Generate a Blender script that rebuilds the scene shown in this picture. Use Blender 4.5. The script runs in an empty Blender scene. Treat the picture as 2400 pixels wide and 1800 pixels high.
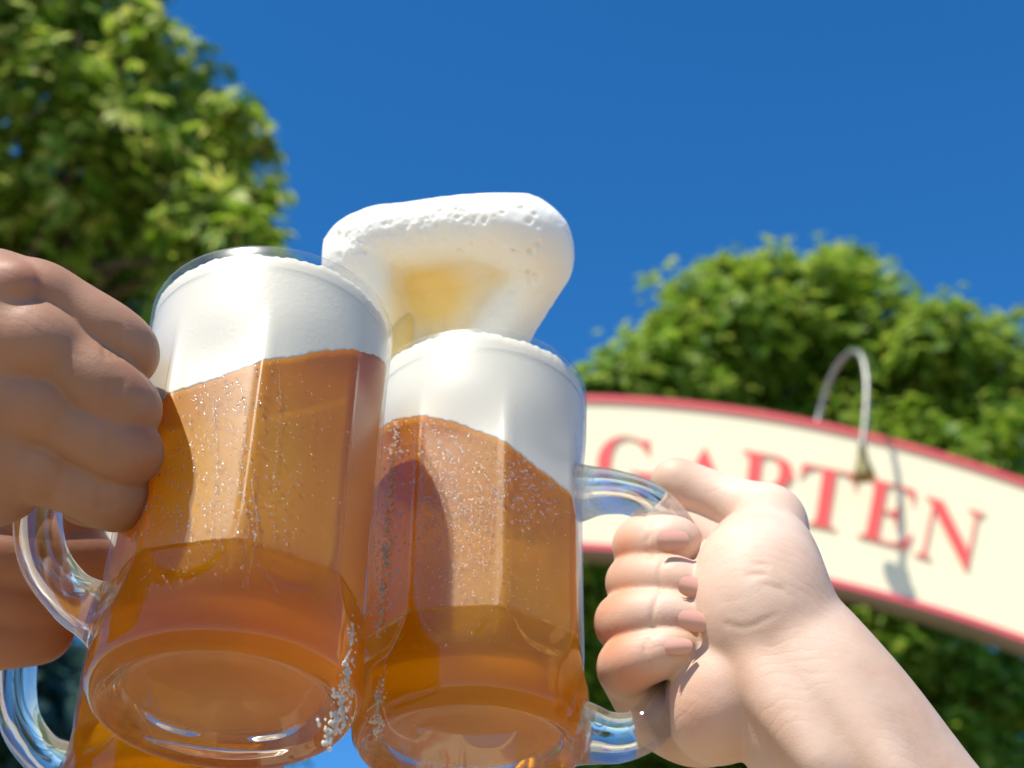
import bpy, math, random
import numpy as np
from mathutils import Matrix, Vector
rng = np.random.default_rng(7); random.seed(7)
sc = bpy.context.scene
col = sc.collection
rad = math.radians

# ---------------------------------------------------------------- camera, sky, sun, exposure
PITCH = rad(30.0); FPX = 3600.0; CAMZ = 1.6
cam_d = bpy.data.cameras.new('camera'); cam = bpy.data.objects.new('camera', cam_d); col.objects.link(cam)
cam.location = (0, 0, CAMZ); cam.rotation_euler = (math.pi/2 + PITCH, 0, 0)
cam_d.sensor_width = 36; cam_d.lens = 36*FPX/2400; cam_d.clip_start = .01; cam_d.clip_end = 2000
cam_d.dof.use_dof = True; cam_d.dof.focus_distance = .53; cam_d.dof.aperture_fstop = 13; cam_d.dof.aperture_blades = 0
sc.camera = cam
w = bpy.data.worlds.new("World"); sc.world = w; w.use_nodes = True
nt = w.node_tree; nt.nodes.clear()
wo = nt.nodes.new('ShaderNodeOutputWorld'); bg = nt.nodes.new('ShaderNodeBackground'); sky = nt.nodes.new('ShaderNodeTexSky')
SUN = Vector((-.60, -.80, 1.70)).normalized()          # towards the sun
sky.sky_type = 'NISHITA'; sky.sun_disc = False
sky.sun_elevation = math.asin(SUN.z); sky.sun_rotation = math.atan2(SUN.x, SUN.y)
sky.altitude = 1200; sky.air_density = 1.0; sky.dust_density = .25; sky.ozone_density = 5.0
bg.inputs[1].default_value = .14
hsv = nt.nodes.new('ShaderNodeHueSaturation'); hsv.inputs['Saturation'].default_value = 1.285; hsv.inputs['Value'].default_value = 1.0; hsv.inputs['Hue'].default_value = .5
nt.links.new(sky.outputs[0], hsv.inputs['Color']); nt.links.new(hsv.outputs[0], bg.inputs[0]); nt.links.new(bg.outputs[0], wo.inputs[0])
ld = bpy.data.lights.new('sun', 'SUN'); ld.energy = 4.8; ld.angle = rad(.53); ld.color = (1, .94, .83)
lo = bpy.data.objects.new('sun', ld); col.objects.link(lo)
lo.rotation_euler = SUN.to_track_quat('Z', 'Y').to_euler()
sc.view_settings.view_transform = 'Standard'; sc.view_settings.look = 'None'; sc.view_settings.gamma = 1
sc.view_settings.exposure = .42
cy = sc.cycles
cy.max_bounces = 16; cy.transmission_bounces = 14; cy.transparent_max_bounces = 24; cy.glossy_bounces = 5; cy.diffuse_bounces = 4
cy.caustics_reflective = False; cy.caustics_refractive = True; cy.blur_glossy = .6
cy.sample_clamp_indirect = 6; cy.use_denoising = True

# ---------------------------------------------------------------- photograph directions -> points in the place
RT = np.array([1., 0, 0]); UP = np.array([0, -math.sin(PITCH), math.cos(PITCH)]); FW = np.array([0, math.cos(PITCH), math.sin(PITCH)])
M3 = np.stack([RT, -UP, FW], 1); ORG = np.array([0, 0, CAMZ])
def c2w(P): return np.asarray(P) @ M3.T + ORG
def pc(x, y, d): return np.array([(x-1200)/FPX*d, (y-900)/FPX*d, d])
def pw(x, y, d): return c2w(pc(x, y, d))
def ray(x, y):
    v = M3 @ np.array([(x-1200)/FPX, (y-900)/FPX, 1.]); return v/np.linalg.norm(v)

# ---------------------------------------------------------------- helpers
def tag(o, label=None, cat=None, group=None, kind=None):
    for k, v in (('label', label), ('category', cat), ('group', group), ('kind', kind)):
        if v: o[k] = v
    return o
def empty(name, loc=(0, 0, 0), mat=None):
    o = bpy.data.objects.new(name, None); col.objects.link(o)
    if mat is not None: o.matrix_world = mat
    else: o.location = loc
    return o
def mesh(name, V, F, mat, parent=None, smooth=True):
    me = bpy.data.meshes.new(name)
    V = np.asarray(V, dtype=np.float32)
    if isinstance(F, np.ndarray):
        n, k = F.shape
        me.vertices.add(len(V)); me.vertices.foreach_set('co', V.ravel())
        me.loops.add(n*k); me.loops.foreach_set('vertex_index', F.astype(np.int32).ravel())
        me.polygons.add(n); me.polygons.foreach_set('loop_start', np.arange(0, n*k, k, dtype=np.int32))
        me.polygons.foreach_set('loop_total', np.full(n, k, dtype=np.int32))
        me.update(calc_edges=True)
    else:
        me.from_pydata([tuple(v) for v in V], [], F)
    me.validate()
    if smooth: me.polygons.foreach_set('use_smooth', np.ones(len(me.polygons), bool))
    me.materials.append(mat)
    o = bpy.data.objects.new(name, me); col.objects.link(o)
    if parent is not None: o.parent = parent
    return o
def box(V, F, c, s, R=None):
    b = len(V); R = np.eye(3) if R is None else R
    for k in range(8):
        q = np.array([(k & 1)-.5, ((k >> 1) & 1)-.5, ((k >> 2) & 1)-.5])*np.array(s)
        V.append(np.array(c) + R @ q)
    for f in ((0, 2, 3, 1), (4, 5, 7, 6), (0, 1, 5, 4), (2, 6, 7, 3), (0, 4, 6, 2), (1, 3, 7, 5)): F.append(tuple(b+i for i in f))
def tube(V, F, pts, rr, n=12, cap=True, flat=1.0, ref=(0, 0, 1)):
    """swept tube; flat squashes along 'ref x tangent'"""
    pts = [np.array(p, float) for p in pts]; b0 = len(V); m = len(pts)
    if not hasattr(rr, '__len__'): rr = [rr]*m
    for i, p in enumerate(pts):
        tg = pts[min(i+1, m-1)]-pts[max(i-1, 0)]; tg /= np.linalg.norm(tg)
        u = np.cross(np.array(ref, float), tg); u /= np.linalg.norm(u)+1e-12; v = np.cross(tg, u)
        for k in range(n):
            a = 2*math.pi*k/n
            V.append(p + rr[i]*(math.cos(a)*u*flat + math.sin(a)*v))
    for i in range(m-1):
        for k in range(n):
            F.append((b0+i*n+k, b0+i*n+(k+1) % n, b0+(i+1)*n+(k+1) % n, b0+(i+1)*n+k))
    if cap:
        F.append(tuple(b0+k for k in range(n))[::-1]); F.append(tuple(b0+(m-1)*n+k for k in range(n)))
def spline(P, n):
    """Catmull-Rom through rows of P"""
    P = np.array(P, float); Q = np.vstack([2*P[0]-P[1], P, 2*P[-1]-P[-2]]); out = []
    for i in range(len(P)-1):
        a, b, c, d = Q[i:i+4]
        for t in np.linspace(0, 1, n, endpoint=False):
            out.append(.5*((2*b)+(c-a)*t+(2*a-5*b+4*c-d)*t*t+(3*b-a-3*c+d)*t**3))
    out.append(P[-1]); return np.array(out)

# ---------------------------------------------------------------- materials
def mat(name):
    m = bpy.data.materials.new(name); m.use_nodes = True; m.node_tree.nodes.clear()
    return m, m.node_tree
def N(t, typ, **k):
    n = t.nodes.new(typ)
    for a, v in k.items():
        if a.startswith('i_'): n.inputs[a[2:].replace('_', ' ')].default_value = v
        else: setattr(n, a, v)
    return n
def out(t, s):
    o = t.nodes.new('ShaderNodeOutputMaterial'); t.links.new(s, o.inputs['Surface']); return o
def noise_bump(t, scale, strength, dist=.001, detail=4, coord='Object', vor=None, height=None):
    tc = N(t, 'ShaderNodeTexCoord')
    n = N(t, 'ShaderNodeTexNoise'); n.inputs['Scale'].default_value = scale; n.inputs['Detail'].default_value = detail
    t.links.new(tc.outputs[coord], n.inputs['Vector'])
    b = N(t, 'ShaderNodeBump'); b.inputs['Strength'].default_value = strength; b.inputs['Distance'].default_value = dist
    t.links.new(n.outputs['Fac'], b.inputs['Height'])
    return b, n, tc
def simple(name, colr, rough=.6, bump=None, var=.0, vscale=3, metal=0, spec=.5):
    m, t = mat(name); p = N(t, 'ShaderNodeBsdfPrincipled')
    p.inputs['Base Color'].default_value = (*colr, 1); p.inputs['Roughness'].default_value = rough; p.inputs['Metallic'].default_value = metal
    p.inputs['Specular IOR Level'].default_value = spec
    if bump:
        b, n, tc = noise_bump(t, *bump); t.links.new(b.outputs[0], p.inputs['Normal'])
    if var:
        tc = N(t, 'ShaderNodeTexCoord'); n = N(t, 'ShaderNodeTexNoise'); n.inputs['Scale'].default_value = vscale; n.inputs['Detail'].default_value = 6
        t.links.new(tc.outputs['Object'], n.inputs['Vector'])
        r = N(t, 'ShaderNodeValToRGB'); r.color_ramp.elements[0].position = .3; r.color_ramp.elements[1].position = .7
        r.color_ramp.elements[0].color = (*[c*(1-var) for c in colr], 1); r.color_ramp.elements[1].color = (*[min(1, c*(1+var)) for c in colr], 1)
        t.links.new(n.outputs['Fac'], r.inputs[0]); t.links.new(r.outputs[0], p.inputs['Base Color'])
    out(t, p.outputs[0]); return m
def glass_mat(name, ior=1.48, rough=.0, tint=(.97, .985, .98), bump=None, clear=0):
    m, t = mat(name); g = N(t, 'ShaderNodeBsdfGlass'); g.inputs['IOR'].default_value = ior; g.inputs['Roughness'].default_value = rough
    g.inputs['Color'].default_value = (*tint, 1)
    if bump:
        b, n, tc = noise_bump(t, *bump); t.links.new(b.outputs[0], g.inputs['Normal'])
    if clear:
        tr = N(t, 'ShaderNodeBsdfTransparent'); mx = N(t, 'ShaderNodeMixShader'); mx.inputs[0].default_value = clear
        t.links.new(g.outputs[0], mx.inputs[1]); t.links.new(tr.outputs[0], mx.inputs[2]); out(t, mx.outputs[0]); return m
    out(t, g.outputs[0]); return m
def wall_mat(name):
    """thin glass wall, wet outside: clear, with a Fresnel mirror coat"""
    m, t = mat(name)
    b, n, tc = noise_bump(t, 90, .10, .0008, 3)
    # condensation ripples stretched down the wall
    lw = N(t, 'ShaderNodeLayerWeight'); lw.inputs['Blend'].default_value = .5          # Schlick curve: a thin wall mirrors alike from both sides
    pwn = N(t, 'ShaderNodeMath', operation='POWER'); pwn.inputs[1].default_value = 4.5; t.links.new(lw.outputs['Facing'], pwn.inputs[0])
    fr = N(t, 'ShaderNodeMath', operation='MULTIPLY_ADD'); fr.inputs[1].default_value = .85; fr.inputs[2].default_value = .085; t.links.new(pwn.outputs[0], fr.inputs[0])
    tr = N(t, 'ShaderNodeBsdfTransparent'); tr.inputs[0].default_value = (.985, .99, .985, 1)
    g1 = N(t, 'ShaderNodeBsdfGlossy'); g1.inputs['Roughness'].default_value = .03
    g2 = N(t, 'ShaderNodeBsdfGlossy'); g2.inputs['Roughness'].default_value = .32
    mg = N(t, 'ShaderNodeMixShader'); mg.inputs[0].default_value = .84
    t.links.new(b.outputs[0], g1.inputs['Normal']); t.links.new(b.outputs[0], g2.inputs['Normal'])
    t.links.new(g1.outputs[0], mg.inputs[1]); t.links.new(g2.outputs[0], mg.inputs[2])
    mx = N(t, 'ShaderNodeMixShader'); t.links.new(fr.outputs[0], mx.inputs[0]); t.links.new(tr.outputs[0], mx.inputs[1]); t.links.new(mg.outputs[0], mx.inputs[2])
    out(t, mx.outputs[0]); return m
def beer_mat(name):
    m, t = mat(name)
    g = N(t, 'ShaderNodeBsdfGlass'); g.inputs['IOR'].default_value = 1.12; g.inputs['Roughness'].default_value = .26; g.inputs['Color'].default_value = (1.0, .66, .05, 1)
    tc = N(t, 'ShaderNodeTexCoord'); n = N(t, 'ShaderNodeTexNoise'); n.inputs['Scale'].default_value = 22; n.inputs['Detail'].default_value = 3
    mp = N(t, 'ShaderNodeMapping'); mp.inputs['Scale'].default_value = (1, 1, .35)
    t.links.new(tc.outputs['Object'], mp.inputs[0]); t.links.new(mp.outputs[0], n.inputs['Vector'])
    r = N(t, 'ShaderNodeValToRGB'); r.color_ramp.elements[0].position = .3; r.color_ramp.elements[1].position = .72
    r.color_ramp.elements[0].color = (.86, .32, .004, 1); r.color_ramp.elements[1].color = (1.0, .52, .008, 1)
    t.links.new(n.outputs['Fac'], r.inputs[0])
    d = N(t, 'ShaderNodeBsdfDiffuse'); l = N(t, 'ShaderNodeBsdfTranslucent')
    t.links.new(r.outputs[0], d.inputs[0]); t.links.new(r.outputs[0], l.inputs[0])
    a = N(t, 'ShaderNodeMixShader'); a.inputs[0].default_value = .5; t.links.new(d.outputs[0], a.inputs[1]); t.links.new(l.outputs[0], a.inputs[2])
    x = N(t, 'ShaderNodeMixShader'); x.inputs[0].default_value = .68; t.links.new(g.outputs[0], x.inputs[1]); t.links.new(a.outputs[0], x.inputs[2])
    out(t, x.outputs[0]); return m
def foam_mat(name, c=(.83, .77, .62), sss=.4, bubbles=True, big=260, strength=.35, clear=0):
    m, t = mat(name); p = N(t, 'ShaderNodeBsdfPrincipled')
    p.inputs['Base Color'].default_value = (*c, 1); p.inputs['Roughness'].default_value = .45; p.inputs['Specular IOR Level'].default_value = .35
    p.inputs['Subsurface Weight'].default_value = sss; p.inputs['Subsurface Radius'].default_value = (1, .85, .5); p.inputs['Subsurface Scale'].default_value = .006
    tc = N(t, 'ShaderNodeTexCoord')
    v = N(t, 'ShaderNodeTexVoronoi'); v.inputs['Scale'].default_value = big
    t.links.new(tc.outputs['Object'], v.inputs['Vector'])
    n = N(t, 'ShaderNodeTexNoise'); n.inputs['Scale'].default_value = 60; n.inputs['Detail'].default_value = 8; t.links.new(tc.outputs['Object'], n.inputs['Vector'])
    n2 = N(t, 'ShaderNodeTexNoise'); n2.inputs['Scale'].default_value = 35; t.links.new(tc.outputs['Object'], n2.inputs['Vector'])
    cr = N(t, 'ShaderNodeValToRGB'); cr.color_ramp.elements[0].position = .5; cr.color_ramp.elements[1].position = .66
    t.links.new(n2.outputs['Fac'], cr.inputs[0])
    b1 = N(t, 'ShaderNodeBump'); b1.inputs['Distance'].default_value = .0012
    ms = N(t, 'ShaderNodeMath', operation='MULTIPLY'); ms.inputs[1].default_value = strength
    t.links.new(cr.outputs[0], ms.inputs[0]); t.links.new(ms.outputs[0], b1.inputs['Strength'])
    t.links.new(v.outputs['Distance'], b1.inputs['Height'])
    b2 = N(t, 'ShaderNodeBump'); b2.inputs['Strength'].default_value = .05; b2.inputs['Distance'].default_value = .001
    t.links.new(n.outputs['Fac'], b2.inputs['Height']); t.links.new(b1.outputs[0], b2.inputs['Normal'])
    t.links.new(b2.outputs[0], p.inputs['Normal'])
    at = N(t, 'ShaderNodeAttribute'); at.attribute_name = 'film'
    mx = N(t, 'ShaderNodeMix', data_type='RGBA'); t.links.new(at.outputs['Fac'], mx.inputs[0]); mx.inputs[6].default_value = (*c, 1); mx.inputs[7].default_value = (.90, .66, .24, 1)
    t.links.new(mx.outputs[2], p.inputs['Base Color'])
    if clear:
        tr = N(t, 'ShaderNodeBsdfTransparent'); ms2 = N(t, 'ShaderNodeMixShader'); n4 = N(t, 'ShaderNodeTexNoise'); n4.inputs['Scale'].default_value = 210; t.links.new(tc.outputs['Object'], n4.inputs['Vector'])
        r4 = N(t, 'ShaderNodeValToRGB'); r4.color_ramp.elements[0].position = .38; r4.color_ramp.elements[1].position = .62; r4.color_ramp.elements[0].color = (.1, .1, .1, 1); r4.color_ramp.elements[1].color = (clear*1.7, clear*1.7, clear*1.7, 1)
        t.links.new(n4.outputs['Fac'], r4.inputs[0]); t.links.new(r4.outputs[0], ms2.inputs[0]); t.links.new(p.outputs[0], ms2.inputs[1]); t.links.new(tr.outputs[0], ms2.inputs[2]); out(t, ms2.outputs[0]); return m
    out(t, p.outputs[0]); return m
def skin_mat(name, c0, c1, red, rough=.56, wrot=0.6):
    m, t = mat(name); p = N(t, 'ShaderNodeBsdfPrincipled')
    tc = N(t, 'ShaderNodeTexCoord')
    n = N(t, 'ShaderNodeTexNoise'); n.inputs['Scale'].default_value = 26; n.inputs['Detail'].default_value = 5; t.links.new(tc.outputs['Object'], n.inputs['Vector'])
    r = N(t, 'ShaderNodeValToRGB'); r.color_ramp.elements[0].position = .32; r.color_ramp.elements[1].position = .68
    r.color_ramp.elements[0].color = (*c0, 1); r.color_ramp.elements[1].color = (*c1, 1); t.links.new(n.outputs['Fac'], r.inputs[0])
    at = N(t, 'ShaderNodeAttribute'); at.attribute_name = 'flush_shade'  # redder skin, with warm shade in the finger gaps put into the colour
    mx = N(t, 'ShaderNodeMix', data_type='RGBA'); t.links.new(at.outputs['Fac'], mx.inputs[0]); t.links.new(r.outputs[0], mx.inputs[6]); mx.inputs[7].default_value = (*red, 1)
    t.links.new(mx.outputs[2], p.inputs['Base Color'])
    p.inputs['Roughness'].default_value = rough; p.inputs['Specular IOR Level'].default_value = .4
    p.inputs['Subsurface Weight'].default_value = .22; p.inputs['Subsurface Radius'].default_value = (1, .25, .10); p.inputs['Subsurface Scale'].default_value = .008
    v = N(t, 'ShaderNodeTexVoronoi'); v.inputs['Scale'].default_value = 700; v.feature = 'DISTANCE_TO_EDGE'; t.links.new(tc.outputs['Object'], v.inputs['Vector'])
    b1 = N(t, 'ShaderNodeBump'); b1.inputs['Strength'].default_value = .18; b1.inputs['Distance'].default_value = .0004; t.links.new(v.outputs['Distance'], b1.inputs['Height'])
    # fine creases running across the limb, in patches
    wv = N(t, 'ShaderNodeTexWave'); wv.bands_direction = 'DIAGONAL'; wv.inputs['Scale'].default_value = 95; wv.inputs['Distortion'].default_value = 9; wv.inputs['Detail'].default_value = 4; wv.inputs['Detail Scale'].default_value = .6
    mp = N(t, 'ShaderNodeMapping'); mp.inputs['Rotation'].default_value = (0, wrot, 0); t.links.new(tc.outputs['Object'], mp.inputs[0]); t.links.new(mp.outputs[0], wv.inputs['Vector'])
    nm = N(t, 'ShaderNodeTexNoise'); nm.inputs['Scale'].default_value = 32; t.links.new(tc.outputs['Object'], nm.inputs['Vector'])
    rm = N(t, 'ShaderNodeValToRGB'); rm.color_ramp.elements[0].position = .42; rm.color_ramp.elements[1].position = .62; t.links.new(nm.outputs['Fac'], rm.inputs[0])
    pw_ = N(t, 'ShaderNodeMath', operation='POWER'); pw_.inputs[1].default_value = 3; t.links.new(wv.outputs['Fac'], pw_.inputs[0])
    ml = N(t, 'ShaderNodeMath', operation='MULTIPLY'); t.links.new(pw_.outputs[0], ml.inputs[0]); t.links.new(rm.outputs[0], ml.inputs[1])
    b3 = N(t, 'ShaderNodeBump'); b3.invert = True; b3.inputs['Strength'].default_value = .12; b3.inputs['Distance'].default_value = .0005; t.links.new(ml.outputs[0], b3.inputs['Height']); t.links.new(b1.outputs[0], b3.inputs['Normal'])
    n3 = N(t, 'ShaderNodeTexNoise'); n3.inputs['Scale'].default_value = 55; n3.inputs['Detail'].default_value = 3; t.links.new(tc.outputs['Object'], n3.inputs['Vector'])
    b2 = N(t, 'ShaderNodeBump'); b2.inputs['Strength'].default_value = .28; b2.inputs['Distance'].default_value = .002
    t.links.new(n3.outputs['Fac'], b2.inputs['Height']); t.links.new(b3.outputs[0], b2.inputs['Normal']); t.links.new(b2.outputs[0], p.inputs['Normal'])
    out(t, p.outputs[0]); return m
def leaf_mat(name, ca, cb, cc, trans=.45):
    m, t = mat(name)
    ge = N(t, 'ShaderNodeNewGeometry'); r = N(t, 'ShaderNodeValToRGB')
    e = r.color_ramp.elements; e[0].color = (*ca, 1); e[1].color = (*cc, 1); e[1].position = 1; x = e.new(.5); x.color = (*cb, 1)
    t.links.new(ge.outputs['Random Per Island'], r.inputs[0])
    d = N(t, 'ShaderNodeBsdfPrincipled'); d.inputs['Roughness'].default_value = .5; d.inputs['Specular IOR Level'].default_value = .35; t.links.new(r.outputs[0], d.inputs['Base Color'])
    l = N(t, 'ShaderNodeBsdfTranslucent')
    hs = N(t, 'ShaderNodeHueSaturation'); hs.inputs['Value'].default_value = 1.5; hs.inputs['Hue'].default_value = .485; t.links.new(r.outputs[0], hs.inputs['Color']); t.links.new(hs.outputs[0], l.inputs[0])
    x = N(t, 'ShaderNodeMixShader'); x.inputs[0].default_value = trans; t.links.new(d.outputs[0], x.inputs[1]); t.links.new(l.outputs[0], x.inputs[2])
    out(t, x.outputs[0]); return m

M_wall = wall_mat('wet_glass_wall'); M_glass = glass_mat('clear_glass', bump=(60, .12, .002, 2), clear=.08, tint=(1, .99, .93)); M_hand = glass_mat('handle_glass', rough=.03, bump=(45, .15, .002, 2), clear=.38)
M_beer = beer_mat('amber_beer'); M_foam = foam_mat('beer_foam', big=620, strength=.07)
M_lace = foam_mat('foam_lace', big=500, strength=.4, clear=.3); M_splash = foam_mat('splash_foam', c=(.90, .88, .80), big=420, strength=.45)
M_sheet = foam_mat('golden_foam', c=(.82, .60, .22), sss=.6, strength=.1)
M_drop = glass_mat('water_drop', ior=1.4, rough=.12, clear=.35)
M_skinL = skin_mat('tanned_shaded_skin', (.31, .16, .092), (.39, .21, .13), (.33, .105, .05))  # tan darkened so the colour carries the shade lying on this hand
M_skinR = skin_mat('fair_skin', (.60, .385, .27), (.75, .56, .43), (.66, .24, .12))
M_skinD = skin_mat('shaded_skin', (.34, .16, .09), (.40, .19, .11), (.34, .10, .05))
M_nail = simple('nail', (.70, .36, .26), rough=.07, spec=.8)

# ---------------------------------------------------------------- ground
M_ground = simple('gravel_ground', (.32, .25, .165), rough=.95, bump=(30, .6, .02), var=.35, vscale=2)
g = mesh('ground', [(-400, -400, 0), (400, -400, 0), (400, 400, 0), (-400, 400, 0)], [(0, 1, 2, 3)], M_ground, smooth=False); tag(g, kind='structure')
M_lawn = simple('lawn_grass', (.05, .10, .02), rough=.95, bump=(60, .8, .03), var=.5, vscale=4)
g = mesh('lawn', [(-400, 9, .004), (400, 9, .004), (400, 400, .004), (-400, 400, .004)], [(0, 1, 2, 3)], M_lawn, smooth=False); tag(g, kind='structure')

# ---------------------------------------------------------------- trees
def make_tree(label, base, blobs, n, size, lm, bark, crown_c, lumpy=.10):
    """blobs: world centre xyz, radius. palmate leaf sprays over each blob, denser towards its skin"""
    root = empty('tree', base); tag(root, label, 'tree'); base = np.array(base, float)
    V, F = [], []
    H = crown_c[2]-base[2]
    trunk = spline([base, base+(.1, .1, H*.4), np.array(crown_c)-(.15, 0, H*.1), np.array(crown_c)+(0, 0, H*.15)], 8)
    tube(V, F, trunk-base, np.linspace(.42, .12, len(trunk))*(H/9), 12, ref=(0, 1, 0))
    for c, r in blobs:
        s = trunk[rng.integers(10, len(trunk)-2)]; c = np.array(c); mid = (s+c)/2+(0, 0, -.15*np.linalg.norm(c-s)*.3)
        tube(V, F, spline([s, mid, c], 5)-base, np.linspace(.06, .02, 11)*(H/9), 7, ref=(.1, 1, .2))
        for _ in range(5):
            dv = rng.normal(size=3); dv /= np.linalg.norm(dv); e = c+dv*r*.85
            tube(V, F, spline([c, (c+e)/2+rng.normal(size=3)*.08*r, e], 3)-base, np.linspace(.035, .008, 7)*(H/9), 5, ref=(.1, 1, .2))
    mesh('trunk', V, F, bark, root)
    w = np.array([r*r for _, r in blobs]); w = w/w.sum()
    P = []; O = []
    for (c, r), k in zip(blobs, rng.multinomial(n, w)):
        dv = rng.normal(size=(k, 3)); dv /= np.linalg.norm(dv, axis=1)[:, None]
        # lumpy skin: clumps of leaves with hollows between
        ph = rng.uniform(0, 6.3, 6)
        lump = np.sin(dv[:, 0]*5+ph[0])*np.sin(dv[:, 1]*5+ph[1])+np.sin(dv[:, 2]*6+ph[2])*np.sin(dv[:, 0]*4+ph[3])
        rr = r*(.92+lumpy*lump)*(rng.uniform(0, 1, k)**.3)*np.where(rng.uniform(0, 1, k) < .25, rng.uniform(1, 1.32, k), 1)
        P.append(np.array(c)+dv*rr[:, None]); O.append(dv)
    P = np.vstack(P)-base; O = np.vstack(O)
    k = len(P)
    # spray normal: mostly up and outward
    nrm = O*.5+np.array([0, -.15, .75])+rng.normal(size=(k, 3))*.35; nrm /= np.linalg.norm(nrm, axis=1)[:, None]
    a = np.cross(nrm, rng.normal(size=(k, 3))); a /= np.linalg.norm(a, axis=1)[:, None]; b = np.cross(nrm, a)
    S = size*rng.uniform(.6, 1.25, k)
    Vs, Fs = [], []; nl = 6
    for j in range(nl):
        an = (j-(nl-1)/2)*.62+rng.normal(size=k)*.1
        L = S*(1-.12*abs(j-(nl-1)/2))
        dr = np.cos(an)[:, None]*a+np.sin(an)[:, None]*b; sd = np.cross(nrm, dr)
        droop = nrm*-.28
        p0 = P; p1 = P+(dr*.62+sd*.17+droop*.3)*L[:, None]; p2 = P+(dr+droop*1.2)*L[:, None]; p3 = P+(dr*.62-sd*.17+droop*.3)*L[:, None]
        q = np.stack([p0, p1, p2, p3], 1); Vs.append(q)
    Q = np.concatenate([v[:, None] for v in Vs], 1).reshape(-1, 3)   # k, nl, 4, 3
    mesh('crown', Q, np.arange(len(Q)).reshape(-1, 4), lm, root, smooth=False)
    return root
M_bark = simple('bark', (.12, .085, .06), rough=.9, bump=(14, .8, .03), var=.3)
LM1 = leaf_mat('chestnut_leaf', (.07, .16, .012), (.20, .36, .02), (.60, .62, .16))
LM2 = leaf_mat('chestnut_leaf_bright', (.06, .16, .010), (.17, .33, .02), (.44, .50, .08))
LM3 = leaf_mat('hazed_fir_needles', (.035, .09, .085), (.05, .12, .11), (.08, .16, .12), trans=.2)  # blue green needles, shade and distance haze mixed into the colour
def pb(lst, d, dj):
    o = []
    for x, y, r in lst:
        dd = d+rng.uniform(-dj, dj); o.append((pw(x, y, dd), r/FPX*d))
    return o
LB = [(60, -20, 300), (260, 190, 170), (440, 270, 150), (150, 330, 280), (430, 460, 190), (520, 380, 120), (500, 590, 150), (230, 620, 290), (20, 680, 300), (590, 550, 70), (610, 340, 45), (330, 70, 70), (545, 270, 60), (610, 470, 50), (400, 150, 60), (640, 600, 45), (350, 20, 50),
      (-300, 150, 420), (-260, 700, 420), (120, -400, 330), (-500, -300, 500), (-700, 450, 500), (150, 900, 260), (-60, 1150, 200)]
make_tree('tall broad leafy chestnut tree filling the upper left, behind the left hand', (pw(-200, 900, 13)[0], pw(-200, 900, 13)[1], 0), pb(LB, 13, 1.2), 13500, .19, LM1, M_bark, pw(-150, 500, 13.3), .26)
RB = [(1700, 800, 190), (1880, 730, 165), (1570, 900, 170), (1440, 930, 110), (2060, 860, 210), (2190, 930, 150), (2300, 880, 150), (2200, 800, 110), (1980, 650, 90), (1720, 690, 110), (1700, 1080, 280), (2000, 1120, 300), (1400, 1150, 210), (2230, 1130, 190), (2290, 1000, 130),
      (1460, 1420, 230), (1700, 1480, 320), (2060, 1560, 280), (2260, 1700, 200), (1900, 1830, 300), (1500, 1760, 240), (2380, 1600, 90), (2420, 1300, 90), (1620, 2050, 300), (2150, 2050, 280), (2050, 1480, 200), (1950, 1650, 260)]
make_tree('round topped green chestnut tree standing behind the curved red edged sign', (pw(1850, 1500, 20)[0], pw(1850, 1500, 20)[1], 0), pb(RB, 20, 1.4), 56000, .19, LM2, M_bark, pw(1850, 1300, 20.3), .14)
DB = [(-150, 1800, 330), (60, 1700, 230), (210, 1900, 240), (430, 1980, 260), (-100, 1500, 200), (30, 1460, 120), (650, 2080, 260), (150, 1600, 120), (250, 1660, 140)]
make_tree('dark blue green tree far behind the small mug at the lower left', (pw(100, 1800, 34)[0], pw(100, 1800, 34)[1], 0), pb(DB, 34, 2), 14000, .45, LM3, M_bark, pw(100, 1850, 34.4))

# ---------------------------------------------------------------- arched sign
SY = 5.0
def sp(x, y, off=0.0):
    """photograph direction -> point (x, z) in the sign's upright plane y = SY"""
    v = M3 @ np.array([(x-1200)/FPX, (y-900)/FPX, 1.]); k = SY/v[1]; return np.array([v[0]*k, v[2]*k+CAMZ])
sign = empty('arched_sign', (*[0, SY], 0)); tag(sign, 'curved cream sign board with red edges and red letters reading GARTEN', 'sign')
top_px = [(1394, 929), (1627, 944), (1899, 987), (2116, 1036), (2278, 1088), (2400, 1126), (2560, 1186)]
bot_px = [(1376, 1291), (1660, 1316), (1942, 1369), (2170, 1436), (2400, 1508), (2560, 1566)]
tp = np.array([sp(*p) for p in top_px]); bp = np.array([sp(*p) for p in bot_px])
ct = np.polyfit(tp[:, 0], tp[:, 1], 2); cb = np.polyfit(bp[:, 0], bp[:, 1], 2)
XE = tp[-1, 0]; XC = -ct[1]/(2*ct[0]); XS = max(2*XC-XE, sp(420, 1000)[0])
xs = np.linspace(XS, XE, 60); zt = np.polyval(ct, xs); zb = np.polyval(cb, xs)
TH = .09
def band(name, lo, hi, y0, y1, m):
    """solid strip between two height profiles, from y0 (front) to y1 (back), local to the sign"""
    V, F = [], []; n = len(xs)
    for i in range(n):
        V += [(xs[i], y0, lo[i]), (xs[i], y0, hi[i]), (xs[i], y1, hi[i]), (xs[i], y1, lo[i])]
    for i in range(n-1):
        a, b = 4*i, 4*i+4
        for k in range(4): F.append((a+k, a+(k+1) % 4, b+(k+1) % 4, b+k))
    F += [(3, 2, 1, 0), (4*n-4, 4*n-3, 4*n-2, 4*n-1)]
    return mesh(name, V, F, m, sign, smooth=False)
M_cream = simple('cream_panel', (.95, .86, .57), rough=.45, var=.03, vscale=1.5)
M_red = simple('red_trim', (.75, .11, .12), rough=.5); M_let = simple('red_letter', (.90, .11, .10), rough=.5)
M_under = simple('brown_soffit', (.20, .16, .11), rough=.8, var=.15)
hh = zt-zb
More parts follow.
